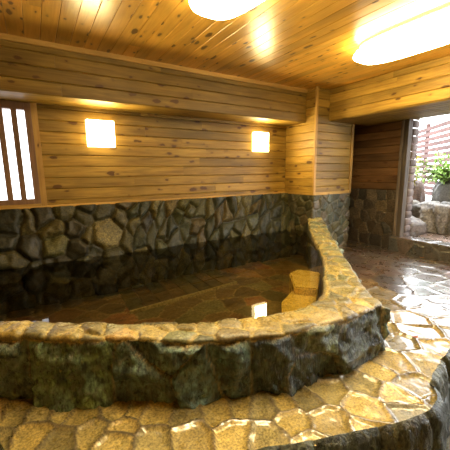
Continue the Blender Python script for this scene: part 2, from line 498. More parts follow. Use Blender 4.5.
# ------------------------------------------------------------------ pillar
p = MB()
p.box((XP + .012, YP + .012, -.1), (XQ - .012, 4.3, ZC), (.6, .5, 0))
p.boards((XP + .012, YP, ZD), (0, 1, 0), (0, 0, 1), (-1, 0, 0), YB - YP, ZC - ZD, .114, tone=(.95, 1.1), joint=0)  # wall lamp's light on this side put into the tone, lighter than the front
pillar = tag(empty('pillar', ((XP + XQ) / 2, YP + .4, 0)), 'square pillar faced with pine above and stone below', 'pillar', kind='structure')
p.obj('side_boards', WY, pillar)
p = MB()
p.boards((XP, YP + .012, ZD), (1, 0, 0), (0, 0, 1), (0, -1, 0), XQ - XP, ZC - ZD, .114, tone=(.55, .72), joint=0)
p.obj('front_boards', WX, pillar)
p = MB()
p.box((XP - .012, YP - .016, ZD - .01), (XP + .032, YP + .02, ZC), (1, .3, 0), .004)
p.box((XQ - .045, YP - .014, ZD - .01), (XQ + .008, YP + .04, ZS), (.8, .6, 0), .004)
p.obj('corner_trim', WTRIMZ, pillar)
p = MB()
p.box((XP + .03, YP - .012, ZD - .012), (XQ - .04, YP + .01, ZD + .03), (.9, .3, 0), .003)
p.box((XP - .006, YP + .02, ZD - .012), (XP + .02, YB, ZD + .012), (.9, .3, 0), .003)
p.obj('ledge', WTRIMX, pillar)
def pillar_stone():
    path = resample([(XP + .004, YB), (XP + .004, YP + .004), (XQ - .004, YP + .004), (XQ - .004, 4.25)], .012)
    Z = np.linspace(-.05, ZD - .012, 78)
    P = np.zeros((len(path), len(Z), 3)); P[..., :2] = path[:, None]; P[..., 2] = Z[None]
    s0 = [(3.59, .73), (3.72, .76), (3.87, .63), (3.64, .57), (4.03, .70), (4.19, .80), (4.28, .60), (4.04, .49), (3.81, .44), (4.30, .35), (4.13, .25), (4.34, .14), (3.90, .83)]
    S = darts((XP, -.05), (XQ, ZD), 2, .12, fixed=s0, n=600, seed=8, fr=.1)
    S3 = [(x, YP, z) for x, z in S]
    L = darts((YP + .07, -.05), (YB, ZD), 2, .13, n=500, seed=9)
    S3 += [(XP, y, z) for y, z in L]
    L2 = darts((YP + .07, -.05), (4.25, ZD), 2, .13, n=500, seed=10)
    S3 += [(XQ, y, z) for y, z in L2]
    pal = [(.085, .074, .038), (.058, .056, .033), (.11, .085, .048), (.046, .05, .032), (.09, .07, .045), (.064, .058, .04)]
    V, F, C, cid, mm = masonry(P, S3, pick(pal, len(S3), 3) * np.array((.95, .88, .62)), (.095, .077, .036), joint=.006, rnd=.018, bulge=.02, rough=.008, warp=.025, tilt=.05, seed=14, ridge=.006)
    link('stone_facing', mesh_np('stone_facing', V, F, C), ST_VENEER, pillar, True)
pillar_stone()

# ------------------------------------------------------------------ right wall, its doorway
YD0, YD1 = -.9, 2.47        # opening
wr = MB()
wr.box((XR + .012, YD1 + .12, -.1), (XR + .12, 4.3, ZC), (.45, .5, 0))
wr.box((XR + .012, YN - .1, ZLOW - .1), (XR + .12, YD0, ZC), (.45, .5, 0))
wr.boards((XR + .012, YD1 + .12, .925), (0, 1, 0), (0, 0, 1), (-1, 0, 0), 4.2 - YD1 - .12, ZS + .06 - .925, .114, tone=(.5, .75), joint=0)
wr.boards((XR + .012, YN, ZLOW), (0, 1, 0), (0, 0, 1), (-1, 0, 0), YD0 - YN, ZS - ZLOW + .05, .114, tone=(.5, .75), joint=0)
wall_right = tag(wr.obj('wall_right', WOLD), 'right wall of dark boards over brown crazy stone, beside the doorway', 'wall', kind='structure')
def alcove_stone():
    Y = np.linspace(4.2, YD1 + .1, 150); Z = np.linspace(-.02, .925, 84)
    P = np.zeros((len(Y), len(Z), 3)); P[..., 0] = XR; P[..., 1] = Y[:, None]; P[..., 2] = Z[None]
    s0 = [(3.35, .81), (3.22, .80), (3.02, .80), (2.86, .84), (2.73, .85), (2.62, .88), (3.25, .68), (3.10, .66), (2.85, .66), (2.69, .68), (3.33, .50), (3.14, .48), (3.01, .53),
          (2.87, .50), (2.70, .45), (3.28, .31), (3.16, .25), (3.0, .33), (2.89, .26), (2.75, .31), (2.61, .37), (3.31, .11), (3.13, .12), (2.91, .12), (2.71, .13), (2.58, .15)]
    S = darts((2.5, 0), (4.2, .92), 2, .15, fixed=s0, n=600, seed=18, fr=.14)
    S3 = [(XR, y, z) for y, z in S]
    pal = [(.065, .043, .024), (.042, .03, .02), (.085, .06, .036), (.05, .034, .022), (.036, .03, .022)]
    c = pick(pal, len(S3), 5); c[2] = (.10, .075, .048); c[6] = (.085, .063, .04); c[8] = (.10, .07, .036); c[10] = (.08, .058, .036)
    V, F, C, cid, mm = masonry(P, S3, c, (.10, .075, .042), joint=.0035, rnd=.014, bulge=.014, rough=.006, warp=.03, tilt=.04, seed=24)
    link('stone_facing', mesh_np('stone_facing', V, F, C), ST_VENEER, wall_right, True)
alcove_stone()
bk = MB(); bk.box((XQ - .1, 4.2, -.1), (XR + .1, 4.3, ZC), (.5, .2, 0)); bk.boards((XQ - .1, 4.2, 0), (1, 0, 0), (0, 0, 1), (0, -1, 0), .5, ZC, .12, tone=(.5, .7), joint=0)
tag(bk.obj('wall_alcove', WX), 'dark board wall at the end of the passage behind the pillar', 'wall', kind='structure')

# doorway: post, head, grooved jamb
door = tag(empty('door_1', (XR, YD1, .2)), 'open garden doorway with a weathered dark post', 'doorway', kind='structure')
d = MB(); d.box((XR - .07, YD1 + .02, .16), (XR + .04, YD1 + .125, ZS + .03), (.62, .2, 0), .008); d.obj('post', WPOST, door)
d = MB(); d.box((XR - .085, YD1 + .085, .16), (XR - .06, YD1 + .125, ZS + .03), (1, .8, 0), .004); d.obj('edge_strip', WPOST, door)
d = MB(); d.box((XR - .05, YD1 + .1, 1.955), (XR + .05, YP, 2.01), (.55, .2, 0), .006); d.obj('head_rail', WPOST, door)
def logs():
    V = []; F = []; C = []
    z = .16; k = 0
    while z < ZS + .05:
        n = 9; base = len(V)
        cc = (random.uniform(.8, 1), random.random(), 0)
        for xx in (XR + .045, XR + .20):
            for i in range(n):
                a = math.pi * i / (n - 1)
                V.append((xx, YD1 + .03 - .02 * math.sin(a), z + .054 - .054 * math.cos(a))); C.append(cc)
        F += [(base + i, base + n + i, base + n + i + 1, base + i + 1) for i in range(n - 1)]
        F += [tuple(base + i for i in range(n)), tuple(base + n + i for i in reversed(range(n)))]
        # lapped end seen from inside: half round facing the room
        z += .112
    return V, F, C
V, F, C = logs()
link('log_siding', mesh_np('log_siding', V, F, np.array(C)), WLOG, door, True)

# stone kerb below the doorway
def kerb():
    prof = resample([(XR - .13, -.05), (XR - .13, .215), (XR + .06, .225), (XR + .06, .1)], .012)
    Y = np.linspace(YD1 + .14, YD0, 240)
    P = np.zeros((len(Y), len(prof), 3)); P[..., 1] = Y[:, None]; P[..., 0] = prof[None, :, 0]; P[..., 2] = prof[None, :, 1]
    S = darts((XR - .13, YD0, 0), (XR + .06, YD1 + .1, .22), 3, .2, n=300, seed=28)
    S[:, 0] = np.where(S[:, 2] < .16, XR - .13, S[:, 0])
    V, F, C, cid, mm = masonry(P, S, pick([(.06, .045, .032), (.05, .04, .03), (.075, .05, .035)], len(S), 4), (.11, .09, .06), joint=.005, rnd=.015, bulge=.012, rough=.005, warp=.02, seed=29)
    o = link('trim_2', mesh_np('trim_2', V, F, C), ST_FLOOR, None, True)
    tag(o, 'dark wet stone kerb across the garden doorway', 'kerb', kind='structure')
kerb()

# ------------------------------------------------------------------ unseen walls of the room
w = MB(); w.box((XL - .12, YN - .1, ZLOW - .1), (XL - .012, 4.2, ZC), (.5, .3, 0)); w.boards((XL - .012, YN, ZLOW), (0, 1, 0), (0, 0, 1), (1, 0, 0), YB - YN, ZC - ZLOW, .12)
tag(w.obj('wall_left', WY), 'left wall of pine boards outside the view', 'wall', kind='structure')
w = MB(); w.box((XL - .12, YN - .12, ZLOW - .1), (XR + .1, YN - .012, ZC), (.5, .3, 0)); w.boards((XL, YN - .012, ZLOW), (1, 0, 0), (0, 0, 1), (0, 1, 0), XR - XL, ZC - ZLOW, .12)
tag(w.obj('wall_near', WX), 'pine board wall behind the viewer', 'wall', kind='structure')

# ------------------------------------------------------------------ the bath surround: a swept stone ring
OUT = [(-1.6, 2.62), (-.8, 2.17), (-.28, 1.93), (-.14, 1.87), (0, 1.75), (.35, 1.53), (.65, 1.34), (.84, 1.26), (1.1, 1.13), (1.5, 1.09), (1.85, 1.07), (1.97, 1.09), (2.0, 1.2),
       (2.30, 1.56), (2.62, 1.90), (3.0, 2.30), (3.4, 2.74), (3.62, 3.0), (3.72, 3.16)]
INN = [(-1.6, 2.92), (-.8, 2.45), (-.24, 2.11), (-.10, 2.03), (.02, 1.96), (.38, 1.75), (.70, 1.56), (.90, 1.49), (1.12, 1.41), (1.38, 1.37), (1.55, 1.39), (1.70, 1.46), (1.82, 1.52),
       (2.14, 1.80), (2.42, 2.05), (2.80, 2.46), (3.16, 2.90), (3.34, 3.12), (3.46, 3.24)]
TOP = [.378, .378, .378, .376, .368, .348, .34, .34, .335, .335, .33, .325, .33, .345, .35, .355, .39, .46, .51]
def ring_grid():
    a = np.array([(o[0], o[1], i[0], i[1], t) for o, i, t in zip(OUT, INN, TOP)])
    mid = np.array([( (r[0] + r[2]) / 2, (r[1] + r[3]) / 2) for r in a])
    t = np.concatenate([[0], np.cumsum(np.linalg.norm(np.diff(mid, axis=0), axis=1))])
    s = np.linspace(0, t[-1], 520)
    r = np.stack([np.interp(s, t, a[:, k]) for k in range(5)], 1)
    r = smooth(r, 14)
    O, I, T = r[:, :2], r[:, 2:4], r[:, 4]
    rows = []
    for z in np.linspace(-.03, 1, 34)[:-1]:                      # outer face
        b = O + (I - O) * (.02 + .04 * z ** 2)
        rows.append(np.concatenate([b, (T * z)[:, None]], 1))
    for k in np.linspace(0, 1, 30)[:-1]:                          # top
        q = .06 + .88 * k
        rows.append(np.concatenate([O + (I - O) * q, (T + .012 * math.sin(math.pi * k))[:, None]], 1))
    for z in np.linspace(1, 0, 30):                               # inner face
        zz = -.16 + (T + .16) * z
        rows.append(np.concatenate([O + (I - O) * (.94 + .03 * (1 - z)), zz[:, None]], 1))
    P = np.stack(rows, 1)
    # round the two shoulders
    for _ in range(3): P[:, 1:-1] = .25 * P[:, :-2] + .5 * P[:, 1:-1] + .25 * P[:, 2:]
    return P, r
P, RING = ring_grid()
bath = tag(empty('stone_bath', (1.2, 2.4, 0)), 'large hot bath walled with dark green boulders and capped with tan stones', 'bath')
BOUL = [(-.36, 1.97, .15), (.11, 1.68, .16), (.43, 1.50, .13), (.53, 1.43, .27), (.64, 1.36, .13), (.80, 1.28, .17),
        (1.02, 1.17, .18), (1.24, 1.10, .08), (1.66, 1.08, .17), (-1.0, 2.3, .15), (-.62, 2.08, .17), (2.08, 1.30, .14), (2.42, 1.69, .15),
        (2.75, 2.04, .16), (3.1, 2.41, .17), (3.38, 2.71, .18), (3.58, 2.95, .2), (1.30, 1.10, .26)]
COPE = [(-.21, 2.02), (-.07, 1.91), (.07, 1.84), (.21, 1.74), (.32, 1.60), (.47, 1.56), (.59, 1.42), (.67, 1.52), (.77, 1.44), (.92, 1.39), (.84, 1.29), (.64, 1.31), (.97, 1.36),
        (1.08, 1.30), (1.23, 1.28), (1.18, 1.18), (.99, 1.17), (1.43, 1.21), (1.62, 1.16), (1.82, 1.20), (1.42, 1.32), (1.60, 1.32), (1.90, 1.36),
        (2.10, 1.56), (2.27, 1.72), (2.45, 1.86), (2.62, 2.06), (2.80, 2.26), (2.98, 2.46), (3.15, 2.66), (3.32, 2.86), (3.45, 3.04), (3.56, 3.18), (-.14, 1.95), (.14, 1.66), (-.42, 2.1),
        (-.6, 2.2), (-.78, 2.28), (-1.0, 2.42), (-1.2, 2.52), (-1.45, 2.66)]
def top_z(x, y):
    i = ((RING[:, 0] + RING[:, 2]) / 2 - x) ** 2 + ((RING[:, 1] + RING[:, 3]) / 2 - y) ** 2
    return RING[i.argmin(), 4]
sites = [tuple(b) for b in BOUL]
kinds = ['boulder'] * len(sites)
_c = np.array(COPE); _r = np.random.default_rng(33)
for _ in range(900):
    i = _r.integers(8, 512); k = _r.uniform(.12, .88)
    q_ = RING[i, :2] + (RING[i, 2:4] - RING[i, :2]) * k
    if np.linalg.norm(_c - q_, axis=1).min() > .10: _c = np.concatenate([_c, q_[None]]); COPE.append(tuple(q_))
for x, y in COPE: sites.append((x, y, top_z(x, y) + .02)); kinds.append('coping_stone')
R_ = np.random.default_rng(5)
inner_pts = []
for i in range(4, 518, 1):
    if i % 22 == 0:
        f = .96; x, y = RING[i, 0] + (RING[i, 2] - RING[i, 0]) * f, RING[i, 1] + (RING[i, 3] - RING[i, 1]) * f
        inner_pts.append((x, y, .17 + R_.uniform(-.03, .06))); inner_pts.append((x + .05, y + .05, -.05 + R_.uniform(-.03, .03)))
for q in inner_pts: sites.append(q); kinds.append('inner_stone')
sites = np.array(sites)
ka = np.array(kinds)
cb = pick([(.085, .095, .05), (.06, .075, .052), (.10, .10, .052)], len(sites), 6)
cc = pick([(.36, .265, .075), (.30, .225, .075), (.23, .19, .075), (.41, .29, .08), (.25, .195, .09), (.19, .155, .07)], len(sites), 7)
ci = pick([(.12, .10, .05), (.085, .08, .05), (.16, .12, .06)], len(sites), 8)
scol = np.where((ka == 'boulder')[:, None], cb, np.where((ka == 'coping_stone')[:, None], cc, ci))
nb = len(BOUL)
scol[2] = scol[3] = (.075, .092, .068); scol[4] = scol[5] = (.055, .075, .064); scol[6] = scol[7] = (.036, .042, .030); scol[8] = (.048, .048, .024); scol[1] = (.095, .115, .052); scol[0] = (.06, .065, .036)
scol[nb + 4] = (.42, .27, .09); scol[nb + 6] = (.17, .17, .08); scol[nb + 9] = (.20, .16, .08); scol[nb + 10] = (.18, .14, .07); scol[nb + 23] = (.36, .34, .28)
for k, (x, y) in enumerate(COPE):
    if y > 1.5 and x > 1.9: scol[nb + k] = [(.30, .235, .075), (.20, .18, .075), (.25, .20, .07), (.15, .15, .075)][k % 4]
for k in (13, 14, 15, 7, 3): scol[nb + k] = scol[nb + k] * .6
for k in range(41, len(COPE)):
    if k % 3 == 0: scol[nb + k] = (.19, .165, .085)
    if k % 7 == 1: scol[nb + k] = (.13, .12, .075)
scol[nb + 11] = (.10, .10, .055)
nu_, nv_, _ = P.shape
pp = P.reshape(-1, 3)
row = np.tile(np.arange(nv_), (nu_, 1)).reshape(-1).astype(float)
jit = 5.5 * fbm(pp * np.array([5, 5, 1.0]), 77, 3) + 1.2 * fbm(pp * np.array([17, 17, 2.0]), 78, 2)
K1, K2 = 31.0, 60.5
pcls = np.where(row + jit < K1, 0, np.where(row - jit > K2, 2, 1))
scls = np.where(ka == 'boulder', 0, np.where(ka == 'coping_stone', 1, 2))
ced = np.minimum(np.abs(row + jit - K1), np.abs(row - jit - K2)) * .0095
V, F, C, cid, mm = masonry(P, sites, scol, (.34, .25, .075), joint=.009, rnd=.022, bulge=.0, rough=.0, warp=.045, wscale=6, seed=41, pcls=pcls, scls=scls, cedge=ced)
Nn = grid_normals(P).reshape(-1, 3)
_, ee = cells(pp, sites, .045, 6, (1, 1, 1), 41, None, pcls, scls)
ee = np.minimum(ee, ced)
isb = (ka[cid] == 'boulder')
offs = np.random.default_rng(3).uniform(-30, 30, (len(sites), 3))
q = pp + offs[cid]
sch = np.isin(cid, [6, 7, 8])
prb = np.sqrt(1 - (1 - np.clip((ee - .005) / .020, 0, 1)) ** 2)
prc = np.sqrt(1 - (1 - np.clip((ee - .008) / .022, 0, 1)) ** 2)
# slanting beds of the schist, broken planes of the green boulders
rot = np.stack([q[:, 0] + q[:, 2] * .75, q[:, 1] + q[:, 2] * .2, q[:, 2] * .7 - q[:, 0] * .5], 1)
c1 = ridged(q * np.array([4.2, 4.2, 4.6]), 9, 5); c2 = ridged(rot * np.array([9, 6, 2.2]), 7, 4)
crag = np.where(cid == 8, ridged(q * np.array([3.0, 3.0, 3.4]), 21, 4), np.where(sch, .5 * c2 + .5 * c1, c1))
terr = np.floor(crag * 4) / 4 + np.clip((crag * 4 - np.floor(crag * 4)) * 3, 0, 1) / 4
crag = .55 * terr + .45 * crag
td = np.random.default_rng(12).normal(0, .16, (len(sites), 3))
pl = np.clip(((pp - sites[cid]) * td[cid]).sum(1), -.03, .03)
hb = prb * (.014 + .060 * (crag - .35) + pl + .006 * fbm(q * 30, 5, 3)) * isb
lift = np.random.default_rng(13).uniform(.3, 1.2, len(sites))[cid]
hc = (prc * (.014 * lift + .010 * fbm(q * 12, 15, 4)) + .004 * fbm(pp * 22, 16, 3)) * (~isb)
V = V + Nn * (hb + hc)[:, None]
seam = isb & (ee >= .006)
C[seam & (ee < .018)] = scol[cid][seam & (ee < .018)]
C[isb & (ee < .006)] = (.20, .17, .095)
lo = np.where(isb)[0]
C[lo] = C[lo] * (1 + .75 * fbm(q[lo] * 5, 61, 4) + .6 * np.clip(fbm(q[lo] * 26, 63, 4) * 2.5, -.6, 1.4))[:, None]
C[isb & (ee >= .006)] *= np.array((1.25, 1.55, 1.7))
C = np.clip(C, .002, 1)
# parts: every stone its own mesh
fcid = cid[F]; fm = mm[F]
isbf = isb[F[:, 0]]
own = fcid[:, 0]
zf = V[F].mean(1)[:, 2]
inner_sel = np.zeros(len(F), bool)
for i, k in enumerate(kinds):
    sel = own == i
    if sel.sum() < 6:
        continue
    if k == 'inner_stone': inner_sel |= sel; continue
    mat = (ST_SCHIST if i in (6, 7, 8) else ST_BOULDER) if k == 'boulder' else ST_COPE
    o = submesh(k, V, F, C, sel, mat, bath)
    if i == 8: o['label'] = 'big angular black boulder at the corner of the bath'
    if i == 1: o['label'] = 'long mossy green boulder in the bath front'
submesh('inner_facing', V, F, C, inner_sel, ST_DADO, bath)

# pool bottom
POOL = [tuple((RING[i, :2] + RING[i, 2:4]) / 2) for i in range(0, 520, 4)] + [(XP + .02, YP + .02), (XP + .02, YB - .05), (XL, YB - .05)]
def pool_floor():
    nx, ny = 300, 170
    X = np.linspace(XL, XP + .1, nx); Y = np.linspace(YB, 1.1, ny)
    P = np.zeros((nx, ny, 3)); P[..., 0] = X[:, None]; P[..., 1] = Y[None]; P[..., 2] = -.11
    S = darts((XL, 1.1), (XP, YB), 2, .19, n=3000, seed=51)
    S3 = np.concatenate([S, np.full((len(S), 1), -.11)], 1)
    pal = [(.13, .085, .045), (.10, .07, .04), (.20, .085, .045), (.12, .11, .06), (.15, .11, .055), (.085, .08, .05), (.19, .10, .05)]
    V, F, C, cid, mm = masonry(P, S3, pick(pal, len(S3), 12) * .95, (.26, .20, .11), joint=.005, rnd=.012, bulge=.008, rough=.003, warp=.03, seed=52, flip=True)
    k = inside(POOL, V[:, 0], V[:, 1])
    submesh('bath_floor', V, F, C, k[F].any(1), ST_POOL, bath)
pool_floor()

# submerged panel of slabs between two pale strips
panel = tag(empty('submerged_platform', (1.2, 3.3, -.11)), 'oblong panel of dark tiles edged by two pale strips under the bath water', 'bath panel')
A, B_, Cc, D = np.array((.70, 3.72)), np.array((1.98, 3.78)), np.array((1.96, 2.93)), np.array((.66, 2.82))
def bl(u, v): return (A * (1 - u) + B_ * u) * (1 - v) + (D * (1 - u) + Cc * u) * v
tl = MB()
for i in range(8):
    for j in range(3):
        u0, u1, v0, v1 = i / 8 + .006, (i + 1) / 8 - .006, j / 3 + .008, (j + 1) / 3 - .008
        q = [bl(u0, v0), bl(u1, v0), bl(u1, v1), bl(u0, v1)]
        z1 = -.085 + random.uniform(-.002, .002)
        vv = [(x, y, -.12) for x, y in q] + [(x, y, z1) for x, y in q]
        k = random.uniform(.7, 1.3); base = random.choice([(.07, .062, .028), (.085, .055, .026), (.055, .055, .03)])
        tl.add(vv, [(7, 6, 5, 4), (0, 1, 5, 4), (1, 2, 6, 5), (2, 3, 7, 6), (3, 0, 4, 7)], tuple(k * c for c in base))
tl.obj('tile_bed', ST_POOL, panel)
for v in (0.0, 1.0):
    st = MB(); w = .02 if v else -.02
    d = .011
    q = [bl(0, v), bl(1, v)]
    nrm = np.array([-(q[1] - q[0])[1], (q[1] - q[0])[0]]); nrm = nrm / np.linalg.norm(nrm) * d
    vv = []
    for z in (-.12, -.072):
        vv += [(*(q[0] - nrm), z), (*(q[1] - nrm), z), (*(q[1] + nrm), z), (*(q[0] + nrm), z)]
    st.add(vv, [(4, 5, 6, 7), (0, 1, 5, 4), (1, 2, 6, 5), (2, 3, 7, 6), (3, 0, 4, 7)], (.34, .28, .15))
    st.obj('edge_strip', ST_POOL, panel)

# submerged entry steps in the near right corner
stp = tag(empty('submerged_step', (1.9, 1.8, -.1)), 'yellow stone entry steps under the water by the near corner of the bath', 'step')
def slab(poly, z0, z1, c):
    bm = bmesh.new()
    vs = [bm.verts.new((x, y, z0)) for x, y in poly]
    f = bm.faces.new(vs)
    r = bmesh.ops.extrude_face_region(bm, geom=[f])
    for g in r['geom']:
        if isinstance(g, bmesh.types.BMVert): g.co.z = z1
    bmesh.ops.recalc_face_normals(bm, faces=bm.faces[:])
    bmesh.ops.bevel(bm, geom=bm.edges[:], offset=.012, segments=2, affect='EDGES')
    me = bpy.data.meshes.new('slab'); bm.to_mesh(me); bm.free()
    a = me.color_attributes.new('Col', 'FLOAT_COLOR', 'POINT')
    a.data.foreach_set('color', np.tile(np.array([*c, 1], np.float32), len(me.vertices)))
    return me
link('lower_tread', slab([(1.46, 1.57), (1.72, 1.53), (1.98, 1.72), (2.22, 1.92), (2.10, 2.06), (1.70, 1.85)], -.12, .13, (.88, .64, .18)), ST_COPE, stp)
link('upper_tread', slab([(1.90, 1.90), (2.04, 1.76), (2.42, 2.06), (2.30, 2.26), (2.14, 2.22)], -.12, .20, (.85, .62, .19)), ST_COPE, stp)

# water
me = bpy.data.meshes.new('bath_water')
ctr = [(*p, ZW) for p in POOL]
me.from_pydata(ctr, [], [tuple(range(len(ctr)))]); me.update()
if me.polygons[0].normal.z < 0: me.flip_normals()
tag(link('bath_water', me, M_WATER), 'still dark clear hot water filling the stone bath', 'water', kind='stuff')

# ------------------------------------------------------------------ floor: paving round the bath, flagstones towards the door
EDGE = np.array([(-1.7, 1.95), (-.8, 1.85), (-.27, 1.63), (-.21, 1.47), (-.05, 1.30), (.2, 1.12), (.45, 1.0), (.75, .91), (.9, .84), (1.15, .75), (1.40, .66), (1.60, .62), (1.72, .64), (1.90, .75), (2.32, .83), (3.2, .95), (4.8, 1.0)])
PAVE = [(-.21, 1.77), (-.07, 1.71), (.01, 1.66), (.08, 1.59), (.25, 1.52), (-.12, 1.59), (.10, 1.45), (.26, 1.39), (.20, 1.30), (.33, 1.46), (.42, 1.38), (.55, 1.30), (.69, 1.23), (.83, 1.18),
        (.34, 1.24), (.51, 1.16), (.71, 1.06), (.90, 1.12), (.80, .97), (.98, .98), (1.13, 1.05), (1.13, .86), (1.30, 1.02), (1.02, 1.08), (1.36, .84), (1.74, .78), (1.53, .94), (1.86, .98), (2.05, .86),
        (2.13, 1.08), (2.42, 1.08), (2.31, .90), (-.01, 1.47), (-.30, 1.80), (-.42, 1.85), (1.60, .78), (1.52, .67), (2.2, 1.28), (2.42, 1.42), (1.70, .96), (-.6, 1.9), (-.85, 2.0)]
def make_floor():
    xs = np.concatenate([np.arange(XL, -.7, .03), np.arange(-.7, 2.7, .0105), np.arange(2.7, 4.42, .016), np.arange(4.42, XR + .02, .02)])
    v = np.concatenate([np.linspace(0, .30, 100)[:-1], np.linspace(.30, 1, 150)])
    e = np.interp(xs, EDGE[:, 0], EDGE[:, 1]); e = e + .014 * fbm(np.stack([xs * 6, xs * 0, xs * 0], 1), 3, 3)
    Y = e[:, None] + v[None] * (4.22 - e[:, None])
    P = np.zeros((len(xs), len(v), 3)); P[..., 0] = xs[:, None]; P[..., 1] = Y
    ex = lambda x: np.interp(x, EDGE[:, 0], EDGE[:, 1])
    ring = [tuple(r[:2] + .35 * (r[2:4] - r[:2])) for r in RING[::4]] + [(XP + .2, YP + .3), (XP + .2, YB), (XL - .1, YB)]
    S = darts((XL, .6), (XR, 4.2), 2, lambda p: .22, keep=lambda p: p[1] > ex(p[0]) - .05 and not inside(ring, np.array([p[0]]), np.array([p[1]]))[0], n=5000, fixed=PAVE, seed=61, fr=.17)
    S3 = np.concatenate([S, np.zeros((len(S), 1))], 1)
    n0 = len(PAVE)
    tan = pick([(.43, .315, .10), (.37, .28, .095), (.47, .345, .105), (.31, .245, .095)], len(S), 21)
    red = pick([(.085, .05, .032), (.065, .042, .03), (.10, .05, .032), (.055, .04, .03), (.08, .058, .04)], len(S), 22)
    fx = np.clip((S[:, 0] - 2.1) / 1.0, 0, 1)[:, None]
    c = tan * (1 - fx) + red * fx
    c[((S - np.array([1.5, .67])) ** 2).sum(1).argmin()] = (.22, .21, .16)
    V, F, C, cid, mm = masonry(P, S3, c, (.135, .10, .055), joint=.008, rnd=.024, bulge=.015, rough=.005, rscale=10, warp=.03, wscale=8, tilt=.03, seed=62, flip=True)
    far = np.clip((V[:, 0] - 2.3) / .9, 0, 1)
    V[:, 2] = V[:, 2] * (1 - .78 * far)
    keep = ~inside(ring, V[:, 0], V[:, 1])
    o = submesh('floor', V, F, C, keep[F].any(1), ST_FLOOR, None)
    return tag(o, 'wet stone paving around the bath and towards the garden doorway', 'floor', kind='structure')
floor = make_floor()
def step_face():
    pts = np.concatenate([EDGE, np.zeros((len(EDGE), 1))], 1)
    path = smooth(resample(EDGE, .012), 6)
    prof = [(.16, .002), (.10, .006), (.05, .006), (.02, 0), (0, -.015), (-.005, -.04)] + [(-.01 - .05 * k, -.04 - .40 * k) for k in np.linspace(.06, 1, 28)]
    t = np.gradient(path, axis=0); nrm = np.stack([-t[:, 1], t[:, 0]], 1); nrm /= np.linalg.norm(nrm, axis=1, keepdims=True)
    P = np.zeros((len(path), len(prof) - 3, 3))
    for j, (dn, z) in enumerate(prof[3:]):
        P[:, j, :2] = path + nrm * dn; P[:, j, 2] = z - .004
    R = np.random.default_rng(71)
    S = [(p[0], p[1], -.12 + R.uniform(-.05, .05)) for p in path[6::26]] + [(p[0], p[1], -.36 + R.uniform(-.04, .04)) for p in path[16::22]]
    V, F, C, cid, mm = masonry(P, S, pick([(.07, .075, .04), (.05, .058, .045), (.09, .085, .05)], len(S), 23), (.06, .05, .03), joint=.006, rnd=.04, bulge=.03, rough=.01, warp=.03, seed=72, flip=True, ridge=.022, ridge_scale=(8, 8, 4))
    o = link('floor_edge', mesh_np('floor_edge', V, F, C), ST_BOULDER, floor, True)
step_face()
lf = MB(); lf.box((XL - .1, YN - .1, ZLOW - .06), (XR + .1, 2.2, ZLOW), (.10, .10, .065))
tag(lf.obj('floor_lower', ST_POOL), 'lower floor in front of the paved step', 'floor', kind='structure')

# two fallen leaves
def leaf_obj(name, loc, rz, size, mat, label):
    bm = bmesh.new()
    out = []
    for k in range(20):
        a = 2 * math.pi * k / 20
        r = size * (.45 + .55 * abs(math.cos(2.5 * a)) ** 1.5) * (1 if k % 2 == 0 else .8)
        out.append(bm.verts.new((r * math.cos(a), r * math.sin(a), .004 + .25 * r * abs(math.sin(a * 1.5)))))
    cv = bm.verts.new((0, 0, .002))
    for k in range(20): bm.faces.new((cv, out[k], out[(k + 1) % 20]))
    bmesh.ops.solidify(bm, geom=bm.faces[:], thickness=.0012)
    me = bpy.data.meshes.new(name); bm.to_mesh(me); bm.free()
    o = link(name, me, mat); o.location = loc; o.rotation_euler = (.05, .08, rz)
    return tag(o, label, 'leaf')
M_LEAF_R = plain('rust_leaf', (.45, .10, .03), .5)
M_LEAF_O = plain('orange_leaf', (.55, .22, .04), .5)
leaf_obj('fallen_leaf', (4.52, 2.08, .010), .4, .035, M_LEAF_O, 'fallen orange leaf on the wet floor below the doorway kerb')
leaf_obj('fallen_leaf', (2.25, 1.02, .022), 1.2, .028, M_LEAF_R, 'fallen rust red leaf on the paving by the bath corner')

# ------------------------------------------------------------------ lamps
def ceiling_lamp(x, y0, y1, w, label):
    cy = (y0 + y1) / 2
    t = tag(empty('ceiling_lamp', (x, cy, ZC)), label, 'ceiling lamp', 'ceiling lamps')
    def shape(name, hw, hl, prof, mat):
        n = 64; V = []; F = []
        for z, k in prof:
            for i in range(n):
                a = 2 * math.pi * i / n; c, s = math.cos(a), math.sin(a)
                e = .62
                px = math.copysign(abs(c) ** e, c) * hw; py = math.copysign(abs(s) ** e, s) * hl
                ix, iy = hw * k, hw * k
                V.append((x + px * (1 - k), cy + py * (1 - k * hw / hl), z))
        for j in range(len(prof) - 1):
            F += [(j * n + i, j * n + (i + 1) % n, (j + 1) * n + (i + 1) % n, (j + 1) * n + i) for i in range(n)]
        F.append(tuple(reversed(range(n)))); F.append(tuple((len(prof) - 1) * n + i for i in range(n)))
        me = mesh_np(name, V, F); bm = bmesh.new(); bm.from_mesh(me); bmesh.ops.recalc_face_normals(bm, faces=bm.faces[:]); bm.to_mesh(me); bm.free()
        return link(name, me, mat, t, True)
    hw, hl = w / 2, (y1 - y0) / 2
    shape('base_plate', hw * .80, hl * .93, [(ZC + .002, 0), (ZC - .022, 0)], M_WHITE)
    shape('diffuser', hw, hl, [(ZC - .020, .34), (ZC - .034, .2), (ZC - .055, .09), (ZC - .075, .03), (ZC - .095, 0), (ZC - .112, .04), (ZC - .126, .13), (ZC - .132, .26), (ZC - .135, .45)], M_LAMP)
ceiling_lamp(1.13, .72, 2.05, .46, 'long white ceiling lamp above the front rim of the bath')
ceiling_lamp(2.88, .72, 2.08, .50, 'long white ceiling lamp beside the beam over the doorway')

